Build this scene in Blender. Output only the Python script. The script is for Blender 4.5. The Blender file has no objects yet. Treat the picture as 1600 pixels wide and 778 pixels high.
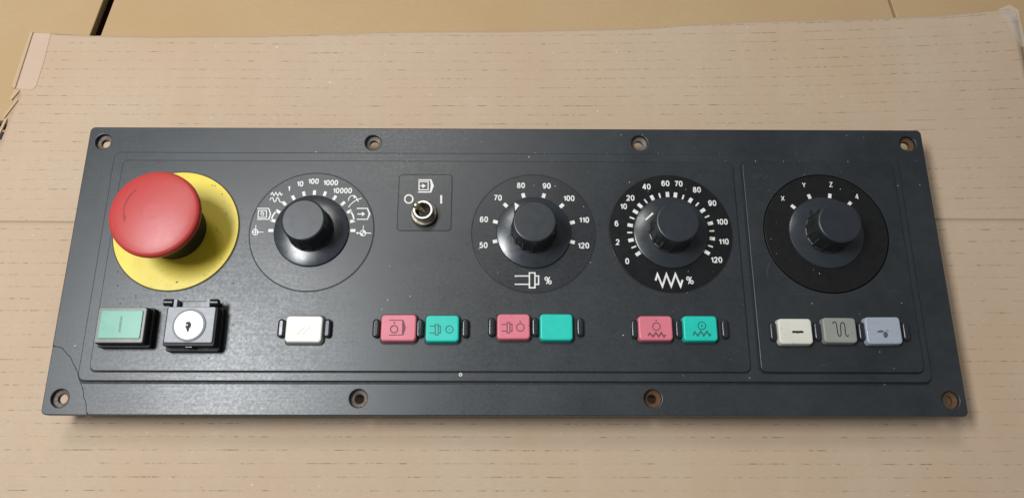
import bpy, bmesh, math, random
from mathutils import Vector, Matrix
random.seed(7)
scene = bpy.context.scene
COL = scene.collection
MM = 0.001
ZP = 20.0          # height of the panel's flange surface above the cardboard sheet, in mm

# ------------------------------------------------------------------ camera, world, lights
cam_d = bpy.data.cameras.new('camera'); cam = bpy.data.objects.new('camera', cam_d); COL.objects.link(cam)
cam_d.sensor_width = 36.0; cam_d.lens = 27.0; cam_d.clip_start = 0.01; cam_d.clip_end = 50
cam.location = (0.30*MM, -100.81*MM, (353.94+ZP)*MM)
cam.rotation_euler = (0.297106, -0.0066477, 0.0010124)
scene.camera = cam

world = bpy.data.worlds.new('World'); scene.world = world; world.use_nodes = True
bg = world.node_tree.nodes['Background']
bg.inputs[0].default_value = (0.93, 0.97, 1.0, 1); bg.inputs[1].default_value = 0.19

def area(name, loc, target, sx, sy, power, col):
    d = bpy.data.lights.new(name, 'AREA'); d.shape = 'RECTANGLE'; d.size = sx; d.size_y = sy
    d.energy = power; d.color = col
    o = bpy.data.objects.new(name, d); COL.objects.link(o); o.location = loc
    o.rotation_euler = (Vector(target)-Vector(loc)).to_track_quat('-Z', 'Y').to_euler()
    return o
area('ceiling_lamp', (-0.43, 0.04, 0.86), (-0.10, 0.0, 0.0), 0.36, 0.15, 8.6, (0.95, 0.98, 1.0))
area('back_lamp', (-0.30, 0.80, 1.40), (-0.1, 0, 0), 0.35, 0.3, 5.6, (1.0, 0.97, 0.93))

scene.view_settings.view_transform = 'Standard'; scene.view_settings.look = 'None'
scene.view_settings.exposure = 0.0; scene.view_settings.gamma = 1.0
scene.view_settings.use_curve_mapping = False

# ------------------------------------------------------------------ materials
def new_mat(name):
    m = bpy.data.materials.new(name); m.use_nodes = True
    nt = m.node_tree; return m, nt, nt.nodes['Principled BSDF']
def N(nt, t, **kw):
    n = nt.nodes.new(t)
    for k, v in kw.items(): setattr(n, k, v)
    return n
def pos(nt, scale=(1, 1, 1), rot=0):
    g = N(nt, 'ShaderNodeNewGeometry'); mp = N(nt, 'ShaderNodeMapping')
    mp.inputs['Scale'].default_value = [s*1000 for s in scale]       # work in mm
    mp.inputs['Rotation'].default_value = (0, 0, rot)
    nt.links.new(g.outputs['Position'], mp.inputs['Vector']); return mp.outputs[0]
def noise(nt, vec, scale, detail=4, rough=0.55):
    n = N(nt, 'ShaderNodeTexNoise'); n.inputs['Scale'].default_value = scale
    n.inputs['Detail'].default_value = detail; n.inputs['Roughness'].default_value = rough
    nt.links.new(vec, n.inputs['Vector']); return n.outputs['Fac']
def ramp(nt, fac, *stops):
    r = N(nt, 'ShaderNodeValToRGB'); cr = r.color_ramp
    while len(cr.elements) < len(stops): cr.elements.new(0.5)
    for e, (p, c) in zip(cr.elements, stops):
        e.position = p; e.color = (c, c, c, 1) if isinstance(c, (int, float)) else (*c, 1)
    nt.links.new(fac, r.inputs[0]); return r.outputs[0]
def mixc(nt, fac, a, b, mode='MIX'):
    m = N(nt, 'ShaderNodeMix', data_type='RGBA', blend_type=mode)
    for s, v in ((0, fac), (6, a), (7, b)):
        if isinstance(v, (int, float)): m.inputs[s].default_value = v
        elif isinstance(v, tuple): m.inputs[s].default_value = (*v, 1)
        else: nt.links.new(v, m.inputs[s])
    return m.outputs[2]
def mth(nt, op, a, b=None, c=None):
    m = N(nt, 'ShaderNodeMath', operation=op)
    for i, v in enumerate((a, b, c)):
        if v is None: continue
        if isinstance(v, (int, float)): m.inputs[i].default_value = v
        else: nt.links.new(v, m.inputs[i])
    return m.outputs[0]
def bump(nt, b, h, strength, dist):
    n = N(nt, 'ShaderNodeBump'); n.inputs['Strength'].default_value = strength
    n.inputs['Distance'].default_value = dist*MM
    nt.links.new(h, n.inputs['Height']); nt.links.new(n.outputs[0], b.inputs['Normal'])
def link(nt, a, b): nt.links.new(a, b)

def plastic(name, col, rough=0.4, var=0.15, spec=0.5, bump_s=0.12, bscale=2.2, dirt=0.0, dirtcol=(0.02, 0.018, 0.015), dscale=0.5, rv=0.06):
    """worn moulded plastic: colour mottling, uneven gloss, fine grain, optional grime blotches"""
    m, nt, b = new_mat(name); v = pos(nt)
    n1 = noise(nt, v, 0.09, 6, 0.65)
    lo = tuple(c*(1-var) for c in col); hi = tuple(min(1, c*(1+var)) for c in col)
    c = ramp(nt, n1, (0.3, lo), (0.7, hi))
    if dirt:
        n2 = noise(nt, v, dscale, 5, 0.6)
        c = mixc(nt, ramp(nt, n2, (0.66-dirt*0.2, 0.0), (0.72-dirt*0.1, 0.8)), c, dirtcol)
    link(nt, c, b.inputs['Base Color'])
    r = ramp(nt, noise(nt, v, 0.25, 5, 0.6), (0.3, max(0.05, rough-rv*0.6)), (0.7, rough+rv))
    link(nt, r, b.inputs['Roughness'])
    b.inputs['Specular IOR Level'].default_value = spec
    bump(nt, b, noise(nt, v, bscale, 3), bump_s, 0.08)
    return m

def panel_plastic(name, base, worn, rough):
    m, nt, b = new_mat(name); v = pos(nt)
    big = noise(nt, v, 0.022, 5, 0.6); mid = noise(nt, v, 0.16, 6, 0.7)
    streak = noise(nt, pos(nt, (0.06, 1.3, 1), 0.05), 1.0, 4, 0.7)
    wear = mth(nt, 'ADD', mth(nt, 'MULTIPLY', big, 0.6), mth(nt, 'MULTIPLY', mid, 0.4))
    c = mixc(nt, ramp(nt, wear, (0.38, 0.0), (0.62, 1.0)), base, worn)
    c = mixc(nt, mth(nt, 'MULTIPLY', ramp(nt, streak, (0.5, 0.0), (0.75, 1.0)), 0.12), c, tuple(min(1, w*2.0) for w in worn))
    # greasy dark smudges
    sm = noise(nt, v, 0.33, 5, 0.65)
    c = mixc(nt, ramp(nt, sm, (0.66, 0.0), (0.76, 0.7)), c, (0.012, 0.012, 0.014))
    # pale dusty film and pin-prick specks
    dust = noise(nt, v, 0.9, 2, 0.5); dz = noise(nt, v, 0.03, 3, 0.5)
    dm = mth(nt, 'MULTIPLY', ramp(nt, dust, (0.77, 0.0), (0.80, 1.0)), ramp(nt, dz, (0.5, 0.0), (0.7, 0.35)))
    c = mixc(nt, dm, c, (0.33, 0.31, 0.27))
    link(nt, c, b.inputs['Base Color'])
    r = mth(nt, 'ADD', ramp(nt, noise(nt, v, 0.7, 5, 0.7), (0.3, rough-0.04), (0.7, rough+0.07)), mth(nt, 'MULTIPLY', ramp(nt, big, (0.35, 0.0), (0.65, 1.0)), 0.05))
    r = mth(nt, 'ADD', r, mth(nt, 'MULTIPLY', ramp(nt, streak, (0.35, 1.0), (0.65, 0.0)), 0.03))
    link(nt, r, b.inputs['Roughness'])
    b.inputs['Specular IOR Level'].default_value = 0.55
    h = mth(nt, 'ADD', mth(nt, 'MULTIPLY', noise(nt, v, 1.2, 4, 0.65), 0.75), mth(nt, 'MULTIPLY', streak, 0.6))
    bump(nt, b, h, 0.20, 0.10)
    return m

M = {}
M['panel'] = panel_plastic('slate_panel_plastic', (0.0155, 0.0190, 0.0222), (0.0255, 0.0302, 0.0345), 0.33)
M['inner'] = panel_plastic('slate_field_plastic', (0.0135, 0.0166, 0.0193), (0.0225, 0.0268, 0.0302), 0.32)
M['scratch'] = plastic('scratch_grey', (0.085, 0.09, 0.095), 0.5)
M['seam'] = plastic('black_seam', (0.006, 0.006, 0.007), 0.6)
M['housing'] = plastic('housing_black', (0.012, 0.012, 0.013), 0.6)
M['disc_grey'] = panel_plastic('dial_disc_grey', (0.007, 0.009, 0.012), (0.012, 0.015, 0.019), 0.29)
M['disc_black'] = plastic('dial_disc_black', (0.0065, 0.0068, 0.0075), 0.27, 0.3, 0.45, 0.06, 1.0)
M['disc_matt'] = plastic('dial_disc_matt_black', (0.0045, 0.0045, 0.005), 0.42, 0.3, 0.4, 0.08, 1.0)
M['knob'] = plastic('knob_slate', (0.018, 0.022, 0.027), 0.36, 0.08, 0.5, 0.04, 1.2)
M['skirt'] = plastic('knob_skirt_slate', (0.025, 0.030, 0.036), 0.24, 0.06, 0.5, 0.03, 1.2)
M['knob_side'] = plastic('knob_grip_black', (0.016, 0.0165, 0.017), 0.36, 0.3, 0.45, 0.2, 1.5, 0.12, (0.045, 0.038, 0.025), 0.5)
M['black'] = plastic('gloss_black', (0.010, 0.010, 0.011), 0.30, 0.2, 0.5, 0.0)
M['guard'] = plastic('guard_black', (0.018, 0.020, 0.024), 0.24, 0.2, 0.55, 0.0)
M['white'] = plastic('print_white', (0.80, 0.79, 0.75), 0.5, 0.10, 0.4)
m, nt, b = new_mat('print_white_worn'); v = pos(nt)
cw = ramp(nt, noise(nt, v, 0.3, 4), (0.3, (0.62, 0.61, 0.57)), (0.7, (0.80, 0.79, 0.75)))
cw = mixc(nt, ramp(nt, noise(nt, v, 1.6, 4, 0.7), (0.64, 0.0), (0.76, 0.5)), cw, (0.09, 0.085, 0.08))
link(nt, cw, b.inputs['Base Color']); b.inputs['Roughness'].default_value = 0.5
M['white'] = m
M['ink'] = plastic('engraved_ink', (0.15, 0.045, 0.06), 0.6)
M['ink_green'] = plastic('engraved_ink_green', (0.012, 0.13, 0.11), 0.6)
M['ink_dark'] = plastic('engraved_ink_dark', (0.012, 0.011, 0.010), 0.6)
M['ink_grey'] = plastic('engraved_ink_grey', (0.07, 0.075, 0.08), 0.6)
M['ink_pale'] = plastic('engraved_ink_pale', (0.63, 0.64, 0.57), 0.6)
M['yellow'] = plastic('yellow_plate', (0.70, 0.545, 0.03), 0.38, 0.03, 0.45, 0.05, 0.8, 0.03, (0.18, 0.12, 0.02), 0.5)
M['stem'] = plastic('stop_stem', (0.012, 0.011, 0.008), 0.4)
M['red'] = plastic('stop_red', (0.44, 0.042, 0.038), 0.40, 0.03, 0.45, 0.16, 1.9, rv=0.02)
M['red_mark'] = plastic('stop_red_mark', (0.26, 0.022, 0.022), 0.5)
M['pink'] = plastic('button_red', (0.62, 0.165, 0.21), 0.40, 0.07, 0.4, 0.10, 1.2, 0.04, (0.30, 0.05, 0.07), 0.6)
M['green'] = plastic('button_green', (0.012, 0.50, 0.40), 0.38, 0.07, 0.4, 0.10, 1.2, 0.03, (0.01, 0.22, 0.17), 0.6)
M['cream'] = plastic('button_white', (0.71, 0.72, 0.64), 0.42, 0.04, 0.4, 0.08, 1.2, 0.04, (0.42, 0.38, 0.28), 0.8)
M['ivory'] = plastic('button_ivory', (0.62, 0.60, 0.52), 0.42, 0.06, 0.4, 0.10, 1.2, 0.10, (0.30, 0.22, 0.12), 0.45)
M['greybtn'] = plastic('button_grey', (0.25, 0.255, 0.225), 0.42, 0.07, 0.4, 0.10, 1.2, 0.08, (0.10, 0.085, 0.05), 0.5)
m, nt, b = new_mat('button_milky'); b.inputs['Base Color'].default_value = (0.50, 0.56, 0.66, 1)
b.inputs['Roughness'].default_value = 0.2; b.inputs['Subsurface Weight'].default_value = 0.45
b.inputs['Subsurface Scale'].default_value = 0.002; b.inputs['Subsurface Radius'].default_value = (0.8, 0.9, 1.0)
link(nt, mixc(nt, ramp(nt, noise(nt, pos(nt), 0.42, 4), (0.6, 0.0), (0.75, 0.5)), (0.34, 0.375, 0.425), (0.28, 0.25, 0.19)), b.inputs['Base Color'])
M['milky'] = m
M['lens'] = plastic('lens_green', (0.125, 0.34, 0.25), 0.28, 0.05, 0.4, 0.04, 1.0)
M['lens_mark'] = plastic('lens_mark', (0.06, 0.16, 0.125), 0.4)
M['bezel'] = plastic('lens_bezel', (0.115, 0.115, 0.105), 0.3, 0.25, 0.5, 0.1, 1.0, 0.15, (0.03, 0.028, 0.02), 0.5)
M['keyface'] = plastic('key_face_grey', (0.27, 0.28, 0.30), 0.45, 0.10, 0.5, 0.08, 1.0, 0.06, (0.06, 0.05, 0.04), 0.7)
M['keywhite'] = plastic('lock_white', (0.74, 0.74, 0.73), 0.35, 0.03, 0.5, 0.04)

def metal(name, col, rough, var=0.3, rust=None, rfac=0.5, met=1.0):
    m, nt, b = new_mat(name); v = pos(nt)
    n = noise(nt, v, 0.6, 5, 0.65)
    c = ramp(nt, n, (0.3, tuple(x*(1-var) for x in col)), (0.7, col))
    b.inputs['Metallic'].default_value = met
    if rust:
        rn = ramp(nt, noise(nt, v, 0.45, 6, 0.7), (rfac-0.12, 1.0), (rfac+0.12, 0.0))
        c = mixc(nt, rn, c, rust)
        link(nt, mth(nt, 'SUBTRACT', met, mth(nt, 'MULTIPLY', rn, met)), b.inputs['Metallic'])
    link(nt, c, b.inputs['Base Color'])
    link(nt, ramp(nt, n, (0.3, rough+0.15), (0.7, rough)), b.inputs['Roughness'])
    bump(nt, b, noise(nt, v, 1.6, 4), 0.25, 0.1)
    return m
M['brass'] = metal('nickel_brass', (0.62, 0.585, 0.51), 0.22, 0.4)
M['lever'] = metal('lever_warm_nickel', (0.72, 0.60, 0.42), 0.25, 0.2)
M['brass_dark'] = metal('tarnished_brass', (0.24, 0.215, 0.17), 0.35, 0.5)
M['chrome'] = metal('lock_chrome', (0.6, 0.6, 0.6), 0.2, 0.2)
M['rust_light'] = metal('bushing_rusted_steel', (0.20, 0.18, 0.16), 0.5, 0.4, (0.10, 0.055, 0.028), 0.48, 0.4)
M['rust_heavy'] = metal('bushing_heavy_rust', (0.14, 0.075, 0.028), 0.75, 0.4, (0.085, 0.036, 0.012), 0.55, 0.1)

def cardboard(name, col, dash=False):
    m, nt, b = new_mat(name); v = pos(nt)
    fib = noise(nt, pos(nt, (0.35, 1.2, 1)), 0.8, 5, 0.7); big = noise(nt, v, 0.012, 4, 0.6); fine = noise(nt, v, 2.2, 3, 0.6)
    lo = tuple(c*0.90 for c in col); hi = tuple(min(1, c*1.07) for c in col)
    c = ramp(nt, mth(nt, 'ADD', mth(nt, 'MULTIPLY', fib, 0.55), mth(nt, 'MULTIPLY', fine, 0.45)), (0.32, lo), (0.68, hi))
    c = mixc(nt, ramp(nt, big, (0.35, 0.0), (0.65, 0.75)), c, tuple(x*y for x, y in zip(col, (0.95, 0.87, 0.82))))
    h = mth(nt, 'ADD', mth(nt, 'MULTIPLY', fib, 0.5), mth(nt, 'MULTIPLY', fine, 0.3))
    if dash:
        uv = N(nt, 'ShaderNodeUVMap'); sx = N(nt, 'ShaderNodeSeparateXYZ'); link(nt, uv.outputs[0], sx.inputs[0])
        X, Y = sx.outputs[0], sx.outputs[1]                   # X in mm / 1000, Y in flutes / 100
        wob = noise(nt, pos(nt, (0.05, 0.05, 0)), 1.0, 2)
        fl = mth(nt, 'ADD', mth(nt, 'MULTIPLY', Y, 100.0), mth(nt, 'MULTIPLY', wob, 0.10))
        row = mth(nt, 'FLOOR', fl); fr = mth(nt, 'ABSOLUTE', mth(nt, 'SUBTRACT', mth(nt, 'FRACT', fl), 0.5))
        line = ramp(nt, fr, (0.0, 1.0), (0.028, 0.7), (0.058, 0.0))
        cv = N(nt, 'ShaderNodeCombineXYZ'); link(nt, mth(nt, 'MULTIPLY', X, 55.0), cv.inputs[0]); link(nt, mth(nt, 'MULTIPLY', row, 7.37), cv.inputs[1])
        brk = noise(nt, cv.outputs[0], 1.0, 3, 0.75)
        cv2 = N(nt, 'ShaderNodeCombineXYZ'); link(nt, mth(nt, 'MULTIPLY', X, 290.0), cv2.inputs[0]); link(nt, mth(nt, 'MULTIPLY', row, 3.1), cv2.inputs[1])
        brk2 = noise(nt, cv2.outputs[0], 1.0, 3, 0.7)
        on = mth(nt, 'MULTIPLY', ramp(nt, brk, (0.42, 0.10), (0.58, 1.0)), ramp(nt, brk2, (0.45, 0.04), (0.60, 1.0)))
        c = mixc(nt, mth(nt, 'MULTIPLY', mth(nt, 'MULTIPLY', line, on), 0.92), c, (0.16, 0.12, 0.085))
        # vertical liner streaks and pale flecks
        st = noise(nt, pos(nt, (0.08, 0.008, 0)), 1.0, 3)
        c = mixc(nt, ramp(nt, st, (0.5, 0.0), (0.8, 0.12)), c, tuple(min(1, x*1.25) for x in col))
        fk = noise(nt, v, 0.42, 2, 0.4)
        c = mixc(nt, ramp(nt, fk, (0.755, 0.0), (0.79, 0.55)), c, (0.72, 0.64, 0.54))
        c = mixc(nt, ramp(nt, noise(nt, pos(nt, (0.9, 1.4, 1)), 0.5, 2, 0.4), (0.775, 0.0), (0.80, 0.7)), c, (0.12, 0.075, 0.04))
        und = mth(nt, 'COSINE', mth(nt, 'MULTIPLY', fl, 6.2832))
        h = mth(nt, 'ADD', h, mth(nt, 'MULTIPLY', und, 0.22))
    link(nt, c, b.inputs['Base Color']); b.inputs['Roughness'].default_value = 0.82
    b.inputs['Specular IOR Level'].default_value = 0.25
    bump(nt, b, h, 0.35, 0.25)
    return m
M['sheet'] = cardboard('cardboard_liner', (0.49, 0.378, 0.270), True)
M['sheet_edge'] = cardboard('cardboard_torn', (0.47, 0.37, 0.28))
M['patch'] = cardboard('paper_tape', (0.53, 0.41, 0.315))
M['box'] = cardboard('box_kraft', (0.45, 0.32, 0.175))
M['box_dark'] = cardboard('box_inside', (0.20, 0.12, 0.055))
M['box_pale'] = cardboard('box_cut_edge', (0.50, 0.37, 0.25))
m, nt, b = new_mat('clear_tape'); b.inputs['Base Color'].default_value = (0.80, 0.74, 0.68, 1); b.inputs['Roughness'].default_value = 0.12
b.inputs['Alpha'].default_value = 0.26; M['tape'] = m

# ------------------------------------------------------------------ builders (all lengths in mm)
WLOC = {}
def mk(name, verts, faces, mat, parent=None, at=(0, 0, 0), smooth=None, mesh=None, rotz=0.0, label=None, kind=None):
    """one mesh object; verts are relative to `at`, which is a place on the panel (z = 0 is the flange surface)"""
    if mesh is None:
        mesh = bpy.data.meshes.new(name)
        mesh.from_pydata([(x*MM, y*MM, z*MM) for x, y, z in verts], [], faces); mesh.update()
    if mat is not None and not mesh.materials: mesh.materials.append(mat)
    if smooth is not None: shade(mesh, smooth)
    o = bpy.data.objects.new(name, mesh); COL.objects.link(o)
    w = Vector((at[0]*MM, at[1]*MM, (at[2]+ZP)*MM)); WLOC[o.name] = w
    o.parent = parent; o.location = w - (WLOC[parent.name] if parent else Vector())
    o.rotation_euler.z = rotz
    if label: o['label'] = label
    if kind: o['kind'] = kind
    return o
def shade(mesh, ang):
    bm = bmesh.new(); bm.from_mesh(mesh)
    bmesh.ops.recalc_face_normals(bm, faces=bm.faces)
    for f in bm.faces: f.smooth = True
    for e in bm.edges:
        if len(e.link_faces) == 2:
            flat = [abs(f.normal.z) > 0.9995 for f in e.link_faces]
            e.smooth = e.calc_face_angle(0) < math.radians(ang) and flat[0] == flat[1]
    bm.to_mesh(mesh); bm.free()
def curve_to_mesh(cu, name):
    o = bpy.data.objects.new(name, cu); COL.objects.link(o)
    dg = bpy.context.evaluated_depsgraph_get(); me = bpy.data.meshes.new_from_object(o.evaluated_get(dg))
    bpy.data.objects.remove(o); bpy.data.curves.remove(cu)
    for v in me.vertices: v.co *= MM
    me.name = name; return me
def plate_mesh(name, loops, z0, z1, bev=0.0, seg=2):
    """flat plate from closed outlines (later loops cut holes), top edge rounded by `bev`"""
    cu = bpy.data.curves.new(name, 'CURVE'); cu.dimensions = '2D'; cu.fill_mode = 'BOTH'
    cu.extrude = (z1-z0)/2-bev; cu.bevel_depth = bev; cu.bevel_resolution = seg
    for lp in loops:
        s = cu.splines.new('POLY'); s.points.add(len(lp)-1); s.use_cyclic_u = True
        for p, q in zip(s.points, lp): p.co = (q[0], q[1], 0, 1)
    me = curve_to_mesh(cu, name)
    for v in me.vertices: v.co.z += (z0+z1)/2*MM
    bm = bmesh.new(); bm.from_mesh(me); bmesh.ops.remove_doubles(bm, verts=bm.verts, dist=1e-6); bm.to_mesh(me); bm.free()
    return me
def rrect(cx, cy, w, h, r, n=5):
    out = []
    for sx, sy, a0 in ((1, 1, 0), (-1, 1, 90), (-1, -1, 180), (1, -1, 270)):
        for i in range(n+1):
            a = math.radians(a0+90*i/n)
            out.append((cx+sx*(w/2-r)+r*math.cos(a), cy+sy*(h/2-r)+r*math.sin(a)))
    return out
def circ(cx, cy, r, n=40): return [(cx+r*math.cos(2*math.pi*i/n), cy+r*math.sin(2*math.pi*i/n)) for i in range(n)]
def plate(name, loops, z0, z1, mat, parent, at=(0, 0, 0), bev=0.0, seg=2, **kw):
    return mk(name, None, None, mat, parent, at, 35, plate_mesh(name, loops, z0, z1, bev, seg), **kw)
def lathe(prof, n=64, mod=None):
    V, F = [], []
    for j, (r, z) in enumerate(prof):
        for i in range(n):
            a = 2*math.pi*i/n; rr = r+(mod(j, i) if mod else 0)
            V.append((rr*math.cos(a), rr*math.sin(a), z))
    for j in range(len(prof)-1):
        for i in range(n):
            k = (i+1) % n; F.append((j*n+i, j*n+k, (j+1)*n+k, (j+1)*n+i))
    if prof[-1][0] > 0.01: F.append(tuple((len(prof)-1)*n+i for i in range(n)))
    return V, F
def strokes(items, cx=0, cy=0, z=0.0):
    """ribbons ('L' open, 'C' closed) and filled outlines ('F') as one flat print"""
    V, F = [], []
    for q_, (kind, w, pts) in enumerate(items):
        z += 0.004 if q_ else 0.0
        p = [(x-cx, y-cy) for x, y in pts]; n0 = len(V)
        if kind == 'F':
            V += [(x, y, z) for x, y in p]; F.append(tuple(range(n0, n0+len(p)))); continue
        n = len(p)
        for i in range(n):
            a = p[i-1] if (i > 0 or kind == 'C') else None
            c = p[(i+1) % n] if (i < n-1 or kind == 'C') else None
            d1 = (Vector(p[i])-Vector(a)).normalized() if a else None
            d2 = (Vector(c)-Vector(p[i])).normalized() if c else None
            d1 = d1 or d2; d2 = d2 or d1
            n1 = Vector((-d1.y, d1.x)); n2 = Vector((-d2.y, d2.x)); mv = n1+n2
            mv = mv.normalized() if mv.length > 1e-4 else n1
            k = w/2/max(0.35, mv.dot(n1))
            V.append((p[i][0]+mv.x*k, p[i][1]+mv.y*k, z)); V.append((p[i][0]-mv.x*k, p[i][1]-mv.y*k, z))
        for i in range(n if kind == 'C' else n-1):
            j = (i+1) % n; F.append((n0+2*i, n0+2*i+1, n0+2*j+1, n0+2*j))
    return V, F
def center(items):
    xs = [q[0] for it in items for q in it[2]]; ys = [q[1] for it in items for q in it[2]]
    return (min(xs)+max(xs))/2, (min(ys)+max(ys))/2
def symbol(name, items, mat, parent, z, **kw):
    cx, cy = center(items); V, F = strokes(items, cx, cy)
    o = mk(name, V, F, mat, parent, (cx, cy, z), **kw)
    bm = bmesh.new(); bm.from_mesh(o.data)
    bmesh.ops.recalc_face_normals(bm, faces=bm.faces)
    for f in bm.faces:
        if f.normal.z < 0: f.normal_flip()
    bm.to_mesh(o.data); bm.free()
    return o
TXT = {}
def arc(cx, cy, rx, ry, a0, a1, n=10, e=2.0):
    out = []
    for i in range(n+1):
        a = math.radians(a0+(a1-a0)*i/n); c, s = math.cos(a), math.sin(a)
        out.append((cx+rx*math.copysign(abs(c)**(2/e), c), cy+ry*math.copysign(abs(s)**(2/e), s)))
    return out
def ell(cx, cy, rx, ry, e=2.0): return ('C', arc(cx, cy, rx, ry, 0, 345, 23, e))
SIX = [ell(.22, .265, .21, .265), ('L', arc(.23, .46, .22, .37, 38, 180, 12)+[(.01, .30)])]
GLYPH = {'0': (.43, [ell(.215, .415, .215, .415, 2.3)]), '1': (.22, [('L', [(.22, 0), (.22, .83)]), ('L', [(.0, .60), (.13, .645), (.20, .77)])]),
    '2': (.44, [('L', arc(.22, .60, .205, .23, 175, -30)+[(.02, .0), (.44, 0)])]), '4': (.46, [('L', [(.34, -.08), (.34, .90)]), ('L', [(.30, .85), (0.02, .22), (.47, .22)])]),
    '5': (.44, [('L', [(.40, .83), (.09, .83), (.05, .40)]), ('L', arc(.21, .265, .22, .265, 140, -160, 14))]), '6': (.44, SIX),
    '7': (.44, [('L', [(0, .83), (.44, .83), (.26, .42), (.15, 0)])]), '8': (.44, [ell(.22, .625, .17, .205), ell(.22, .21, .21, .215)]),
    '9': (.44, [(k, [(.44-x, .83-y) for x, y in p]) for k, p in SIX]), 'X': (.5, [('L', [(0, 0), (.5, .83)]), ('L', [(0, .83), (.5, 0)])]),
    'Y': (.5, [('L', [(0, .83), (.25, .40), (.25, 0)]), ('L', [(.5, .83), (.25, .40)])]), 'Z': (.48, [('L', [(0.02, .83), (.47, .83), (0, 0), (.48, 0)])]),
    '%': (.72, [ell(.16, .64, .15, .19), ell(.58, .19, .15, .19), ('L', [(.18, -.03), (.56, .86)])])}
def text(name, body, xy, z, h, mat, parent, sw=0.185):
    key = (body, h)
    if key not in TXT:
        items, x0 = [], 0.0
        for ch in body:
            w, st = GLYPH[ch]
            items += [(k, sw*h, [((x+x0)*h*1.04, y*h) for x, y in p]) for k, p in st]; x0 += w+0.255
        cx, cy = center(items); V, F = strokes(items, cx, cy)
        # overlapping strokes of one glyph sit on hair-thin steps so that no two faces share a plane
        me = bpy.data.meshes.new(name); me.from_pydata([(x*MM, y*MM, zz*MM) for x, y, zz in V], [], F); me.update(); TXT[key] = me
    return mk(name, None, None, mat, parent, (*xy, z), None, TXT[key])

D_T1 = [(-113.41, 15.6), (-112.83, 20.66), (-110.81, 25.3), (-108.11, 29.42), (-103.98, 32.43), (-99.04, 34.52), (-93.97, 35.11), (-88.82, 34.56), (-83.91, 32.5), (-79.67, 29.51), (-76.33, 25.42), (-74.46, 20.51), (-73.99, 15.72)]
D_N1 = [('1', (-106.59, 37.24)), ('10', (-101.32, 39.73)), ('100', (-94.87, 41.09)), ('1000', (-86.4, 40.36)), ('10000', (-80.37, 36.2))]
D_T2 = [(-5.54, 10.48), (-5.53, 20.38), (-0.63, 28.93), (8.05, 33.99), (18.01, 33.93), (26.7, 28.75), (31.72, 20.15), (31.51, 10.25)]
D_N2 = [('50', (-11.15, 8.55)), ('60', (-11.05, 21.6)), ('70', (-4.44, 32.77)), ('80', (6.88, 39.24)), ('90', (19.51, 39.1)), ('100', (30.31, 32.62)), ('110', (37.44, 21.49)), ('120', (36.77, 8.53)), ('%', (19.58, -8.79))]
D_T3 = [(62.77, 4.54), (59.68, 11.29), (59.59, 18.83), (62.5, 25.75), (64.84, 28.88), (71.04, 33.04), (78.58, 34.78), (82.46, 34.52), (89.64, 31.75), (95.26, 26.48), (98.47, 19.92), (98.81, 12.2), (95.88, 5.16)]
D_t3 = [(60.85, 7.82), (59.26, 15.13), (60.68, 22.54), (67.74, 31.23), (74.74, 34.22), (86.12, 33.45), (92.79, 29.7), (97.14, 23.37), (98.85, 16.05), (97.69, 8.37)]
D_N3 = [('0', (57.4, 0.83)), ('2', (53.24, 10.31)), ('6', (53.03, 19.69)), ('10', (56.82, 28.5)), ('20', (60.38, 32.91)), ('40', (68.54, 38.82)), ('60', (77.9, 40.59)), ('70', (84.35, 40.43)), ('80', (93.15, 37.28)), ('90', (100.18, 30.35)), ('100', (104.23, 20.74)), ('110', (104.27, 10.73)), ('120', (100.07, 1.56)), ('%', (86.69, -8.52))]
D_T4 = [(139.45, 28.51), (147.92, 33.81), (158.03, 34.21), (167.24, 30.16)]
D_N4 = [('X', (134.83, 32.8)), ('Y', (145.99, 39.85)), ('Z', (159.31, 40.15)), ('4', (171.33, 33.9))]
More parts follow.
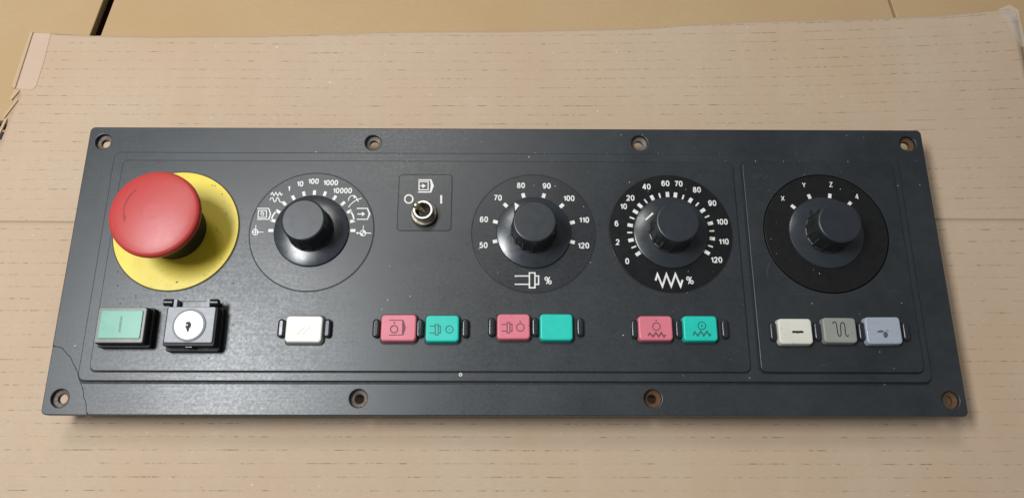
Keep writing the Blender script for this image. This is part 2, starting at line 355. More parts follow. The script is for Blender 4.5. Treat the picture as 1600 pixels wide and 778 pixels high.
D_S1 = [[('C', 0.43, [(-119.49, 14.75), (-119.5, 14.4), (-119.6, 14.07), (-119.77, 13.78), (-120.02, 13.56), (-120.32, 13.43), (-120.65, 13.38), (-120.99, 13.42), (-121.32, 13.56), (-121.61, 13.78), (-121.85, 14.06), (-122.01, 14.39), (-122.09, 14.74), (-122.08, 15.1), (-121.98, 15.43), (-121.81, 15.72), (-121.56, 15.94), (-121.26, 16.07), (-120.92, 16.12), (-120.58, 16.08), (-120.26, 15.94), (-119.96, 15.72), (-119.73, 15.44), (-119.57, 15.11)]), ('L', 0.34, [(-122.09, 14.74), (-116.8, 14.76)]), ('L', 0.34, [(-120.79, 18.33), (-120.65, 13.38)])], [('L', 0.43, [(-121.02, 26.85), (-115.59, 26.87)]), ('L', 0.43, [(-120.47, 21.28), (-115.07, 21.3)]), ('F', 0.0, [(-115.79, 27.15), (-115.16, 26.87), (-114.01, 23.99), (-114.62, 21.11), (-115.23, 21.11), (-114.62, 23.98)]), ('C', 0.43, [(-120.3, 25.73), (-116.45, 25.75), (-116.12, 22.22), (-120.13, 22.2)]), ('L', 0.34, [(-118.84, 23.32), (-118.97, 24.62), (-118.48, 24.99), (-118.4, 24.16)]), ('L', 0.34, [(-118.44, 24.62), (-117.73, 24.53), (-117.53, 23.33), (-118.65, 23.14)])], [('L', 0.43, [(-115.09, 33.71), (-114.52, 35.13), (-113.48, 33.44), (-112.75, 35.14), (-111.63, 33.44), (-110.82, 35.14), (-110.07, 33.73), (-109.35, 34.49)]), ('L', 0.43, [(-115.28, 30.98), (-114.94, 32.11), (-114.26, 32.4), (-113.78, 31.93), (-113.41, 30.8), (-112.84, 30.24), (-112.35, 30.71), (-112.2, 31.93), (-111.64, 32.5), (-111.06, 31.94), (-110.59, 30.62), (-109.84, 30.06), (-109.16, 30.35)])], [('L', 0.43, [(-77.12, 30.93), (-76.95, 32.43), (-76.22, 33.38), (-75.09, 33.67), (-74.18, 33.2)]), ('F', 0.0, [(-74.59, 34.05), (-73.1, 32.73), (-74.74, 32.25)]), ('L', 0.43, [(-76.91, 27.56), (-75.87, 29.15), (-74.62, 30.38), (-73.19, 31.41), (-70.78, 32.27)]), ('L', 0.43, [(-73.43, 32.45), (-72.26, 30.48)])], [('L', 0.51, [(-72.84, 27.01), (-68.02, 27.03)]), ('L', 0.51, [(-72.5, 21.44), (-67.7, 21.45)]), ('F', 0.0, [(-68.03, 27.31), (-67.51, 27.31), (-66.02, 24.15), (-67.16, 21.18), (-67.69, 21.18), (-66.89, 24.15)]), ('L', 0.6, [(-72.32, 24.13), (-69.87, 24.14)]), ('F', 0.0, [(-70.2, 25.34), (-68.64, 24.14), (-70.06, 22.93)])], [('C', 0.43, [(-67.83, 14.46), (-67.85, 14.11), (-67.97, 13.77), (-68.16, 13.49), (-68.41, 13.27), (-68.72, 13.13), (-69.05, 13.09), (-69.39, 13.13), (-69.71, 13.27), (-70.0, 13.48), (-70.22, 13.77), (-70.37, 14.1), (-70.43, 14.45), (-70.41, 14.81), (-70.3, 15.14), (-70.11, 15.42), (-69.85, 15.64), (-69.55, 15.78), (-69.21, 15.83), (-68.87, 15.78), (-68.55, 15.65), (-68.27, 15.43), (-68.04, 15.15), (-67.89, 14.82)]), ('F', 0.0, [(-69.13, 14.46), (-69.21, 15.83), (-68.23, 15.47), (-67.83, 14.46)]), ('F', 0.0, [(-69.13, 14.46), (-69.05, 13.09), (-70.03, 13.45), (-70.43, 14.45)]), ('L', 0.34, [(-69.09, 18.31), (-69.12, 15.83)]), ('L', 0.43, [(-67.83, 14.46), (-65.13, 14.38)]), ('L', 0.43, [(-71.65, 14.45), (-70.43, 14.45)]), ('F', 0.0, [(-72.52, 14.45), (-71.43, 15.18), (-71.35, 13.72)])], [('L', 0.69, [(-113.87, 20.56), (-113.15, 23.15), (-111.63, 25.67)])], [('L', 0.69, [(-75.75, 25.79), (-74.36, 23.29), (-73.58, 20.51)])]]
D_S2 = [[('L', 0.57, [(3.82, -6.64), (10.53, -6.62)]), ('L', 0.57, [(3.82, -10.68), (10.5, -10.67)]), ('C', 0.65, [(10.78, -5.09), (13.4, -5.09), (13.34, -12.34), (10.74, -12.34)]), ('L', 0.65, [(13.39, -6.61), (15.11, -6.61), (15.07, -10.65), (13.36, -10.66)])]]
D_S3 = [[('L', 0.9, [(70.4, -8.65), (71.47, -5.6), (73.52, -11.42), (75.73, -5.59), (77.68, -11.41), (80.0, -5.58), (82.09, -11.4), (83.19, -8.28)])]]
D_STG = [[('F', 0.0, [(-43.5, 42.32), (-37.15, 42.34), (-35.84, 38.91), (-37.03, 35.37), (-43.46, 35.35), (-43.48, 35.96), (-37.73, 35.99), (-37.3, 38.9), (-37.71, 41.72), (-43.48, 41.7)]), ('C', 0.51, [(-43.15, 41.13), (-38.69, 41.15), (-38.54, 36.82), (-42.99, 36.81)]), ('L', 0.46, [(-42.54, 38.88), (-40.97, 38.89)]), ('F', 0.0, [(-41.53, 40.07), (-39.66, 38.89), (-41.45, 37.6)])], [('C', 0.66, [(-45.83, 32.0), (-45.86, 31.58), (-45.95, 31.19), (-46.12, 30.82), (-46.35, 30.5), (-46.64, 30.24), (-46.98, 30.04), (-47.34, 29.92), (-47.73, 29.88), (-48.11, 29.92), (-48.49, 30.04), (-48.84, 30.23), (-49.15, 30.49), (-49.41, 30.81), (-49.61, 31.17), (-49.73, 31.57), (-49.79, 31.98), (-49.77, 32.39), (-49.67, 32.79), (-49.51, 33.16), (-49.27, 33.48), (-48.98, 33.74), (-48.65, 33.94), (-48.28, 34.06), (-47.9, 34.11), (-47.51, 34.07), (-47.13, 33.95), (-46.78, 33.75), (-46.47, 33.49), (-46.21, 33.17), (-46.02, 32.8), (-45.89, 32.41)])], [('L', 0.91, [(-32.09, 34.05), (-31.97, 29.71)])]]
D_SB = {'w': [('L', 0.22, [(-95.81, -35.45), (-92.53, -31.82)]), ('L', 0.22, [(-93.31, -35.45), (-90.02, -31.81)])], 'r1': [('L', 0.3, [(-53.99, -28.66), (-47.88, -28.65)]), ('L', 0.3, [(-53.8, -35.5), (-47.58, -35.49)]), ('F', 0.0, [(-48.03, -28.5), (-47.38, -28.5), (-46.22, -32.07), (-47.15, -35.63), (-47.86, -35.63)]), ('C', 0.37, [(-49.92, -32.81), (-49.96, -33.24), (-50.1, -33.65), (-50.35, -33.99), (-50.68, -34.26), (-51.07, -34.42), (-51.49, -34.48), (-51.92, -34.43), (-52.32, -34.26), (-52.68, -34.0), (-52.96, -33.65), (-53.14, -33.25), (-53.22, -32.82), (-53.18, -32.38), (-53.03, -31.98), (-52.79, -31.63), (-52.46, -31.37), (-52.07, -31.2), (-51.65, -31.14), (-51.22, -31.2), (-50.81, -31.36), (-50.46, -31.63), (-50.18, -31.97), (-50.0, -32.38)]), ('F', 0.0, [(-51.13, -29.9), (-51.18, -30.12), (-51.33, -30.28), (-51.54, -30.34), (-51.76, -30.28), (-51.92, -30.12), (-51.99, -29.9), (-51.94, -29.68), (-51.79, -29.52), (-51.58, -29.46), (-51.36, -29.52), (-51.2, -29.68)])], 'g1': [('L', 0.3, [(-35.2, -31.32), (-32.91, -31.31)]), ('L', 0.3, [(-35.1, -34.52), (-32.81, -34.51)]), ('C', 0.3, [(-32.79, -30.58), (-31.42, -30.58), (-31.28, -35.38), (-32.64, -35.38)]), ('L', 0.3, [(-31.4, -31.31), (-30.4, -31.31), (-30.31, -34.51), (-31.31, -34.51)]), ('C', 0.3, [(-24.54, -32.9), (-24.59, -33.33), (-24.74, -33.73), (-25.0, -34.08), (-25.33, -34.34), (-25.73, -34.51), (-26.15, -34.57), (-26.58, -34.51), (-26.98, -34.35), (-27.33, -34.08), (-27.6, -33.74), (-27.77, -33.34), (-27.84, -32.9), (-27.8, -32.47), (-27.64, -32.07), (-27.39, -31.72), (-27.05, -31.45), (-26.66, -31.28), (-26.23, -31.23), (-25.8, -31.28), (-25.4, -31.45), (-25.05, -31.71), (-24.78, -32.06), (-24.61, -32.46)]), ('F', 0.0, [(-25.91, -32.9), (-25.94, -33.04), (-26.04, -33.15), (-26.18, -33.19), (-26.33, -33.15), (-26.44, -33.05), (-26.48, -32.9), (-26.44, -32.76), (-26.34, -32.65), (-26.2, -32.61), (-26.05, -32.65), (-25.95, -32.75)])], 'r2': [('L', 0.31, [(-2.22, -30.51), (0.27, -30.51)]), ('L', 0.31, [(-2.2, -33.57), (0.28, -33.56)]), ('C', 0.31, [(0.27, -29.59), (1.55, -29.58), (1.56, -34.4), (0.29, -34.4)]), ('L', 0.31, [(1.56, -30.35), (2.54, -30.35), (2.54, -33.63), (1.56, -33.64)]), ('C', 0.31, [(8.12, -31.87), (8.05, -32.32), (7.88, -32.75), (7.6, -33.11), (7.24, -33.39), (6.83, -33.57), (6.38, -33.63), (5.93, -33.57), (5.51, -33.39), (5.15, -33.12), (4.88, -32.75), (4.71, -32.33), (4.65, -31.87), (4.71, -31.42), (4.88, -30.99), (5.16, -30.63), (5.52, -30.35), (5.94, -30.17), (6.39, -30.11), (6.83, -30.17), (7.25, -30.34), (7.61, -30.62), (7.89, -30.99), (8.06, -31.41)]), ('F', 0.0, [(6.69, -29.19), (6.64, -29.38), (6.5, -29.52), (6.31, -29.57), (6.12, -29.52), (5.98, -29.38), (5.93, -29.19), (5.99, -29.0), (6.12, -28.86), (6.31, -28.81), (6.5, -28.86), (6.64, -29.0)])], 'r3': [('C', 0.31, [(70.77, -31.34), (70.69, -31.79), (70.49, -32.22), (70.19, -32.58), (69.82, -32.86), (69.39, -33.04), (68.94, -33.1), (68.49, -33.04), (68.08, -32.87), (67.74, -32.59), (67.48, -32.23), (67.33, -31.8), (67.3, -31.35), (67.38, -30.89), (67.57, -30.46), (67.87, -30.1), (68.25, -29.82), (68.68, -29.64), (69.13, -29.58), (69.58, -29.64), (69.99, -29.81), (70.33, -30.09), (70.59, -30.46), (70.74, -30.88)]), ('F', 0.0, [(69.41, -28.5), (69.35, -28.69), (69.21, -28.83), (69.01, -28.89), (68.83, -28.84), (68.7, -28.7), (68.66, -28.5), (68.72, -28.31), (68.86, -28.17), (69.06, -28.12), (69.24, -28.17), (69.37, -28.31)]), ('L', 0.47, [(64.96, -35.62), (65.78, -34.4), (67.2, -36.0), (68.58, -34.17), (69.84, -35.99), (71.07, -34.16), (72.24, -36.06), (73.05, -35.07)])], 'g3': [('C', 0.31, [(91.74, -30.91), (91.65, -31.36), (91.45, -31.79), (91.14, -32.15), (90.76, -32.43), (90.33, -32.61), (89.88, -32.67), (89.43, -32.61), (89.02, -32.44), (88.68, -32.16), (88.43, -31.79), (88.29, -31.37), (88.26, -30.91), (88.35, -30.46), (88.56, -30.03), (88.86, -29.66), (89.24, -29.38), (89.67, -29.21), (90.13, -29.14), (90.58, -29.2), (90.98, -29.38), (91.32, -29.66), (91.57, -30.02), (91.72, -30.45)]), ('F', 0.0, [(90.46, -30.91), (90.38, -31.14), (90.2, -31.31), (89.97, -31.37), (89.75, -31.31), (89.59, -31.14), (89.55, -30.91), (89.63, -30.68), (89.8, -30.51), (90.04, -30.45), (90.26, -30.51), (90.41, -30.68)]), ('L', 0.47, [(85.69, -35.43), (86.56, -33.75), (87.79, -35.57), (89.36, -33.51), (90.5, -35.57), (92.16, -33.51), (93.21, -35.56), (93.88, -34.65)])], 'w4': [('L', 0.7, [(131.26, -33.84), (132.41, -33.69), (133.67, -33.91), (135.22, -33.68), (136.41, -33.83)]), ('L', 0.47, [(131.67, -33.54), (135.83, -33.6)])], 'gy': [('L', 0.31, [(150.31, -29.96), (150.62, -29.26), (151.26, -29.03), (151.83, -29.34), (152.04, -30.11), (152.23, -34.71), (152.57, -35.63), (153.17, -35.71), (153.63, -35.02), (153.88, -30.57), (154.31, -29.56), (155.04, -29.25), (155.66, -29.79), (155.82, -30.87), (155.72, -34.71), (156.07, -35.55), (156.65, -35.7), (157.18, -35.16)])], 'bl': [('F', 0.0, [(170.11, -33.76), (171.28, -32.99), (172.67, -32.83), (173.59, -33.29), (172.82, -33.9), (171.45, -33.91)]), ('F', 0.0, [(173.08, -34.21), (174.1, -33.44), (175.08, -34.05), (175.21, -35.27), (174.27, -36.5), (173.26, -36.2)]), ('L', 0.23, [(174.8, -32.82), (175.77, -33.44)])]}
D_BT = {'w': [-101.0, -84.89, -38.54, -26.94], 'r1': [-57.38, -41.82, -37.86, -26.24], 'g1': [-36.81, -22.14, -38.11, -26.49], 'r2': [-3.92, 10.49, -36.86, -25.8], 'g2': [15.79, 30.21, -37.39, -25.76], 'r3': [61.12, 76.16, -37.3, -26.55], 'g3': [81.75, 96.8, -37.55, -26.5], 'w4': [125.44, 140.33, -38.93, -27.75], 'gy': [146.16, 160.78, -38.3, -27.25], 'bl': [165.79, 181.46, -38.84, -26.9]}
D_PL = [(-103.8, -32.15), (-82.56, -32.11), (-60.13, -32.05), (-40.03, -32.01), (-19.04, -31.96), (-6.91, -31.33), (13.23, -31.28), (33.98, -31.23), (59.16, -32.08), (79.63, -32.03), (101.02, -31.98), (123.19, -33.13), (143.69, -33.08), (164.22, -33.04), (184.75, -32.99)]
D_KEYhole = [(-144.91, -31.0), (-143.55, -30.46), (-142.42, -30.71), (-141.63, -31.82), (-141.58, -33.27), (-142.44, -34.51), (-142.46, -35.96), (-143.66, -36.16), (-143.93, -34.93), (-144.78, -33.69)]
D_crack = [(-209.34, -39.21), (-204.96, -40.69), (-200.77, -44.54), (-197.2, -50.12), (-194.53, -55.66), (-191.93, -60.86), (-189.94, -66.01), (-188.53, -71.12)]
D_sheet = [(-263.76, 138.75), (-259.3, 137.56), (-252.94, 137.59), (-242.28, 137.24), (-229.78, 136.5), (-192.56, 135.88), (-139.54, 136.77), (-114.81, 137.91), (-68.7, 139.38), (2.55, 140.57), (74.07, 142.18), (102.92, 145.21), (135.09, 147.45), (195.83, 149.22), (217.63, 150.17), (269.96, 153.58), (278.11, 154.46), (283.43, 155.74), (285.38, 154.5), (285.04, 147.02), (285.58, 136.75), (286.09, 124.63)]
D_sheetL = [(-261.91, 136.33), (-265.65, 103.83), (-261.84, 101.92), (-263.31, 96.91), (-265.02, 89.65), (-266.43, 75.74), (-267.47, 67.23), (-273.93, 33.15)]

# ------------------------------------------------------------------ setting: box flaps and the cardboard sheet
def tag(o, label, cat, group=None):
    o['label'] = label; o['category'] = cat
    if group: o['group'] = group
def slab(name, loop, z0, z1, mat, bev=0.5, **kw):
    cx = sum(p[0] for p in loop)/len(loop); cy = sum(p[1] for p in loop)/len(loop)
    return plate(name, [[(x-cx, y-cy) for x, y in loop]], z0, z1, mat, None, (cx, cy, 0), bev, **kw)
slab('ground', [(-700, -600), (700, -600), (700, 700), (-700, 700)], -95, -90, M['box_dark'], kind='structure')
fl = slab('cardboard_flap', [(-600, 87), (-243.8, 87), (-226.6, 186), (-214.6, 255), (-200, 330), (-200, 480), (-600, 480)], -29.0, -24.2, M['box'])
tag(fl, 'plain brown box flap left of the wide dark gap', 'cardboard flap', 'box flaps under the sheet')
fl = slab('cardboard_flap', [(-236.8, 87), (229.6, 87), (218.0, 166), (213, 200), (190, 480), (-176, 480), (-207.6, 255), (-219.8, 186)], -29.6, -24.6, M['box'])
tag(fl, 'broad brown box flap between the wide dark gap and the thin seam', 'cardboard flap', 'box flaps under the sheet')
fl = slab('cardboard_flap', [(231.8, 87), (620, 87), (620, 480), (191.4, 480), (215.5, 200), (220.5, 166)], -29.2, -24.3, M['box'])
tag(fl, 'brown box flap right of the thin seam in the corner', 'cardboard flap', 'box flaps under the sheet')
sc = slab('cardboard_scrap', [(-420, 40), (-262, 40), (-262, 85.2), (-420, 85.2)], -37, -33.5, M['box'])
tag(sc, 'printed brown carton scrap peeking out under the left edge', 'cardboard scrap')
V, F = strokes([('F', 0, [(-290, 79.5), (-276, 79.5), (-271.6, 81.6), (-272.0, 84.0), (-275.5, 83.2), (-277, 84.2), (-290, 84.4)])])
mk('printed_mark', V, F, M['seam'], sc, (0, 0, -33.42))
V, F = strokes([('F', 0, [(-300, 44), (-270.5, 44), (-272.5, 78.5), (-300, 78.5)])])
mk('grey_print', V, F, M['keyface'], sc, (0, 0, -33.42))

top = D_sheet; left = [(-262.5, 137.3), (-265.65, 103.83), (-262.4, 101.6), (-264.0, 96.9), (-265.4, 89.6), (-267.0, 75.7), (-268.5, 67.2), (-274, 33), (-284, -40), (-296, -240)]
right = [(285.6, 154.5), (285.1, 147), (285.6, 136.7), (286.1, 124.6), (288, 60), (292, -40), (296, -240)]
def interp(tab, q, ki, vi):
    t = sorted(tab, key=lambda p: p[ki])
    if q <= t[0][ki]: return t[0][vi]
    for a, b in zip(t, t[1:]):
        if q <= b[ki]: return a[vi]+(b[vi]-a[vi])*(q-a[ki])/max(1e-6, b[ki]-a[ki])
    return t[-1][vi]
def warp(x, y): return 1.0e-4*max(0, x+50)**2*min(1.2, max(0, y/140))*0.8 - 0.3e-4*max(0, -x-150)**2*max(0, y/140)
def fold_y(x): return 29.0+0.9*math.sin(x*0.011)+1.2*x/280
def sheet_z(x, y):
    d = y-fold_y(x); z = -20.0
    z += (1.1*math.exp(-d/9.0) if d > 0 else 0.0) if d > -0.6 else 0.0       # fold: lifts towards the crease, then drops
    if -0.6 < d <= 0: z += 1.1*(d+0.6)/0.6
    z += 0.35*math.sin(x*0.021+1.0)*math.sin(y*0.017) + 0.25*math.sin(x*0.05+y*0.03)
    cx, cy = x-283, y-153                                                     # far right corner curls up
    z += 2.2*math.exp(-(cx*cx+cy*cy)/700.0)
    return z
NX = 150
V, F, UVs = [], [], []
rows = [(0, i/100) for i in range(100)]+[(0, 0.9975), (0, 0.999), (1, 0.0), (1, 0.004), (1, 0.012), (1, 0.03)]+[(1, i/60) for i in range(3, 61)]
ys_n = len(rows)-1
for half, t in rows:
    y_lin = -240+269*t if half == 0 else 29+111*t
    for i in range(NX+1):
        s = i/NX
        xl = interp(left, y_lin, 1, 0); xr = interp(right, y_lin+12*s, 1, 0); x = xl+(xr-xl)*s
        y = -240+(fold_y(x)+240)*t if half == 0 else fold_y(x)+(interp(top, x, 0, 1)-fold_y(x))*t
        jag = (random.random()-0.5)*0.5 if (t == 1 or i in (0, NX)) else 0
        V.append((x+(jag if i in (0, NX) else 0), y+(jag if t == 1 else 0), sheet_z(x, y)))
        yy = y-warp(x, y); ph = yy/5.42+0.1 if yy > 29 else yy/6.06+0.55
        UVs.append((x/1000+0.5, ph/100))
for j in range(ys_n):
    for i in range(NX):
        a = j*(NX+1)+i; F.append((a, a+1, a+NX+2, a+NX+1))
sheet = mk('cardboard_sheet', V, F, M['sheet'])
uvl = sheet.data.uv_layers.new(name='UVMap')
for lp in sheet.data.loops: uvl.data[lp.index].uv = UVs[lp.vertex_index]
for p in sheet.data.polygons: p.use_smooth = True
sheet.data.materials.append(M['sheet_edge'])
so = sheet.modifiers.new('thickness', 'SOLIDIFY'); so.thickness = 3.2*MM; so.offset = -1; so.material_offset_rim = 1
tag(sheet, 'pale corrugated cardboard sheet with dashed lines lying under the control panel', 'cardboard')
# paper strip folded over at the far left corner
pl = [(-262.2, 137.6), (-253.0, 137.4), (-253.6, 120), (-255.0, 105), (-256.5, 102.6), (-265.2, 103.0)]
def patch_mesh(lp, lift):
    V = [(x, y, sheet_z(x, y)+lift) for x, y in lp]+[(x, y, sheet_z(x, y)-0.2) for x, y in lp]; n = len(lp)
    return V, [tuple(range(n-1, -1, -1))]+[(i, (i+1) % n, n+(i+1) % n, n+i) for i in range(n)]
V, F = patch_mesh(pl, 0.22); mk('paper_strip', V, F, M['patch'], sheet, (0, 0, 0), 30)
V, F = patch_mesh([(-264.3, 138.4), (-262.8, 138.3), (-265.9, 103.2), (-268.0, 103.6)], 0.5); mk('paper_strip', V, F, M['box_pale'], sheet, (0, 0, 0), 30)
for lp in ([(-265.5, 102.4), (-263.0, 101.9), (-266.2, 96.0), (-267.4, 96.8)], [(-263.8, 96.5), (-262.8, 96.0), (-268.2, 85.0), (-269.0, 86.0)], [(-267.5, 85.5), (-266.4, 85.0), (-271, 66), (-272.4, 67)]):
    V, F = patch_mesh(lp, 0.7); mk('torn_fibre', V, F, M['box_pale'], sheet, (0, 0, 0), 30)
V, F = patch_mesh([(276, 154.6), (282.5, 157.2), (286.8, 154.0), (287.6, 132), (285.0, 131), (281, 141)], 0.5)
mk('clear_tape', V, F, M['tape'], sheet, (0, 0, 0), 30)

# ------------------------------------------------------------------ the control panel
panel = bpy.data.objects.new('control_panel', None); COL.objects.link(panel); panel.location = (0, 0, 0)
WLOC[panel.name] = Vector((0, 0, 0))
panel.empty_display_size = 0.05
tag(panel, 'dark slate machine control panel with dials, coloured buttons and red emergency stop', 'control panel')

holes = [(-202.5, 63.2), (-67.3, 63.2), (66.7, 63.5), (202.3, 63.7), (-202.4, -63.7), (-67.2, -63.5), (66.8, -63.3), (202.9, -63.8)]
bv = 0.5; X0, X1, Y0, Y1 = -210+bv, 210-bv, -71.2+bv, 71.2-bv
R = 1.9
def corner(cx, cy, a0): return [(cx+R*math.cos(math.radians(a0+15*i)), cy+R*math.sin(math.radians(a0+15*i))) for i in range(7)]
crack = [(X0, -39.6)]
for (xa, ya), (xb, yb) in zip([(X0, -39.6)]+D_crack[1:-1], D_crack[1:-1]+[(-188.4, Y0)]):
    for k in (1, 2, 3): crack.append((xa+(xb-xa)*k/3+(random.uniform(-.35, .35) if k < 3 else 0), ya+(yb-ya)*k/3+(random.uniform(-.35, .35) if k < 3 else 0)))
main = corner(X1-R, Y1-R, 0)+corner(X0+R, Y1-R, 90)+crack+corner(X1-R, Y0+R, 270)
gapv = 0.52
cpoly = [(x-gapv*0.8, y-gapv*0.65) for x, y in crack]
cpoly[0] = (X0, -39.6-gapv*1.5); cpoly[-1] = (-188.4-gapv*1.7, Y0)
corner_loop = cpoly[::-1]+corner(X0+R, Y0+R, 180)
HR = 4.0
face = plate('face_plate', [main]+[circ(x, y, HR+bv) for i, (x, y) in enumerate(holes) if i != 4], -4.2, 0, M['panel'], panel, (0, 0, 0), bv, 3)
plate('broken_corner', [corner_loop, circ(*holes[4], HR+bv)], -4.35, -0.12, M['panel'], panel, (0, 0, 0), bv*0.8, 3, label='cracked corner piece of the panel')
# stepped raised fields
loop = rrect(0, 0.5, 390.6-1, 113.2-1, 3.0)
field = plate('raised_border', [loop], -1.0, 1.4, M['panel'], face, (0, 0, 0), 0.45, 3)
plate('main_field', [rrect(-39.0, 0.3, 302-.8, 104-.8, 2.5)], -0.5, 2.5, M['inner'], face, (0, 0, 0), 0.4, 3)
plate('side_field', [rrect(154.0, 0.3, 75-.8, 104-.8, 2.5)], -0.5, 2.9, M['inner'], face, (0, 0, 0), 0.4, 3)
def ring(name, cx, cy, w, h, r, l_, r_, b_, t_, z):
    out = rrect(cx+(r_-l_)/2, cy+(t_-b_)/2, w+l_+r_, h+b_+t_, r+0.3)
    plate(name, [out, rrect(cx, cy, w-0.4, h-0.4, r)], z-0.4, z, M['seam'], face)
ring('groove', 0, 0.5, 390.6, 113.2, 3.0, 0.16, 0.16, 1.15, 0.16, 0.05)
ring('groove', -39.0, 0.3, 302, 104, 2.5, 0.16, 0.16, 0.6, 0.16, 1.45)
ring('groove', 154.0, 0.3, 75, 104, 2.5, 0.85, 0.12, 0.75, 0.5, 1.45)
# housing box under the plate
hs = plate('housing', [rrect(14, -4.5, 378, 112, 3)], -19.6, -3.9, M['housing'], panel, (0, 0, 0), 0.5)
# hole bushings
bp = [(2.2, -4.6), (2.2, -2.7), (2.5, -2.45), (3.3, -2.35), (4.25, -1.9), (4.35, -4.6)]
for i, (x, y) in enumerate(holes):
    V, F = lathe(bp, 36); F.pop()
    mk('hole_bushing', V, F, M['rust_heavy'] if i in (3, 6, 7) else M['rust_light'], panel, (x, y, 0), 40)

# ------------------------------------------------------------------ dials
def skirt_and_knob(parent, c, zt=19.4, flutes=14, phase=0.0):
    sp = [(17.9, 2.5), (18.05, 3.2), (17.8, 3.8), (17.3, 4.0), (12.0, 4.78), (11.2, 4.88), (10.0, 4.88)]
    V, F = lathe(sp, 96); F.pop(); mk('knob_skirt', V, F, M['skirt'], parent, (*c, 0), 32)
    n = 112; per = n//flutes
    prof = [(11.0, 4.6), (11.05, 5.9), (11.02, 6.1), (10.45, 14.2), (10.42, 14.5), (10.1, 17.6)]
    def mod(j, i): return -0.42 if (j in (2, 3) and (i % per) in (1, 2, 3, 4, 5, 6)) else 0.0
    V, F = lathe(prof, n, mod); F.pop(); mk('knob_grip', V, F, M['knob_side'], parent, (*c, 0), 28, rotz=phase)
    cp = [(10.12, 17.2), (10.14, 18.4), (10.02, 18.9), (9.75, zt-0.2), (9.4, zt-0.03), (9.2, zt), (0.02, zt)]
    V, F = lathe(cp, 72); mk('knob_cap', V, F, M['knob'], parent, (*c, 0), 24)
def dial(c, mat, lab, r=29.7, h=0.28):
    d = plate('dial_disc', [circ(0, 0, r-0.15, 128)], 2.0, 2.5+h, mat, panel, (*c, 0), 0.12, 2, label=lab)
    plate('disc_seam', [circ(0, 0, r+0.48, 128), circ(0, 0, r-0.02, 128)], 2.2, 2.62+(0.28 if c[0] > 120 else 0), M['seam'], d, (*c, 0))
    return d
def tick(parent, c, p, w, l, z, mat):
    a = math.atan2(p[1]-c[1], p[0]-c[0]); key = ('tick', w, l)
    if key not in TXT:
        me = bpy.data.meshes.new('tick_mark')
        me.from_pydata([(-l/2*MM, -w/2*MM, 0), (l/2*MM, -w/2*MM, 0), (l/2*MM, w/2*MM, 0), (-l/2*MM, w/2*MM, 0)], [], [(0, 1, 2, 3)]); TXT[key] = me
    mk('tick_mark', None, None, mat, parent, (*p, z), None, TXT[key], rotz=a)
ZD = 2.86
c1 = (-93.8, 15.5); d1 = dial(c1, M['disc_grey'], 'mode dial with jog increments 1 to 10000 beside the emergency stop')
for p in D_T1: tick(d1, c1, p, 1.45, 2.4, ZD, M['white'])
for s, p in D_N1: text('numeral', s, p, ZD, 2.85, M['white'], d1)
for it in D_S1: symbol('symbol', it, M['white'], d1, ZD)
skirt_and_knob(d1, c1)
c2 = (12.9, 15.0); d2 = dial(c2, M['disc_grey'], 'spindle speed dial marked 50 to 120 percent')
for p in D_T2: tick(d2, c2, p, 1.7, 2.3, ZD, M['white'])
for s, p in D_N2: text('numeral', s, p, ZD, 3.9 if s == '%' else 2.95, M['white'], d2, 0.13 if s == '%' else 0.185)
for it in D_S2: symbol('symbol', it, M['white'], d2, ZD)
skirt_and_knob(d2, c2, 19.6, 14, 0.2)
c3 = (79.0, 15.2); d3 = dial(c3, M['disc_black'], 'glossy black feed dial marked 0 to 120 percent')
for p in D_T3: tick(d3, c3, p, 1.7, 2.6, ZD, M['white'])
for p in D_t3: tick(d3, c3, p, 0.75, 2.4, ZD, M['white'])
for s, p in D_N3: text('numeral', s, p, ZD, 3.9 if s == '%' else 2.95, M['white'], d3, 0.14 if s == '%' else 0.185)
for it in D_S3: symbol('symbol', it, M['white'], d3, ZD)
skirt_and_knob(d3, c3, 19.6, 14, 0.1)
c4 = (154.0, 15.3); d4 = dial(c4, M['disc_matt'], 'black axis selector dial marked X, Y, Z and 4', h=0.6)
for p in D_T4: tick(d4, c4, p, 1.6, 2.3, ZD+0.32, M['white'])
for s, p in D_N4: text('numeral', s, p, ZD+0.32, 2.7, M['white'], d4, 0.15)
skirt_and_knob(d4, c4, 19.4, 14, 0.3)
# pointers moulded on the knobs
def pointer(parent, c, ang, z0, z1, r0, r1, w, tri):
    ca, sa = math.cos(ang), math.sin(ang)
    def pt(r, t, z): return (r*ca-t*sa, r*sa+t*ca, z)
    V = [pt(r0, -w, z0), pt(r1, -w*0.25, z0), pt(r1, w*0.25, z0), pt(r0, w, z0), pt(r0, -w, z1), pt(r1, -w*0.25, z1-1.0), pt(r1, w*0.25, z1-1.0), pt(r0, w, z1)]
    F = [(0, 1, 5, 4), (1, 2, 6, 5), (2, 3, 7, 6), (3, 0, 4, 7), (4, 5, 6, 7)]
    o = mk('pointer', V, F, M['knob'], parent, (*c, 0), 20)
    if tri:
        V = [(x, y, z+0.06) for x, y, z in (V[4], V[5], V[6], V[7])]; V = [Vector(v) for v in V]; m_ = sum(V, Vector())/4
        mk('pointer_mark', [tuple(m_+(v-m_)*0.86) for v in V], [(0, 1, 2, 3)], M['white'], parent, (*c, 0))
V = [(-9.3, 10.5), (-7.0, 9.1), (-9.1, 6.0)]
V, F = [(x*1.02, y*1.02, 4.8) for x, y in V]+[(x, y, 16.0) for x, y in V], [(0, 1, 4, 3), (1, 2, 5, 4), (2, 0, 3, 5), (3, 4, 5)]
mk('pointer', V, F, M['knob_side'], d2, (*c2, 0), 20)
mk('pointer_mark', [(-9.25, 10.4, 16.06), (-9.05, 6.1, 16.06), (-7.1, 9.0, 16.06)], [(0, 1, 2)], M['white'], d2, (*c2, 0))
pointer(d4, c4, math.radians(125), 6.0, 9.2, 9.8, 13.0, 2.2, False)
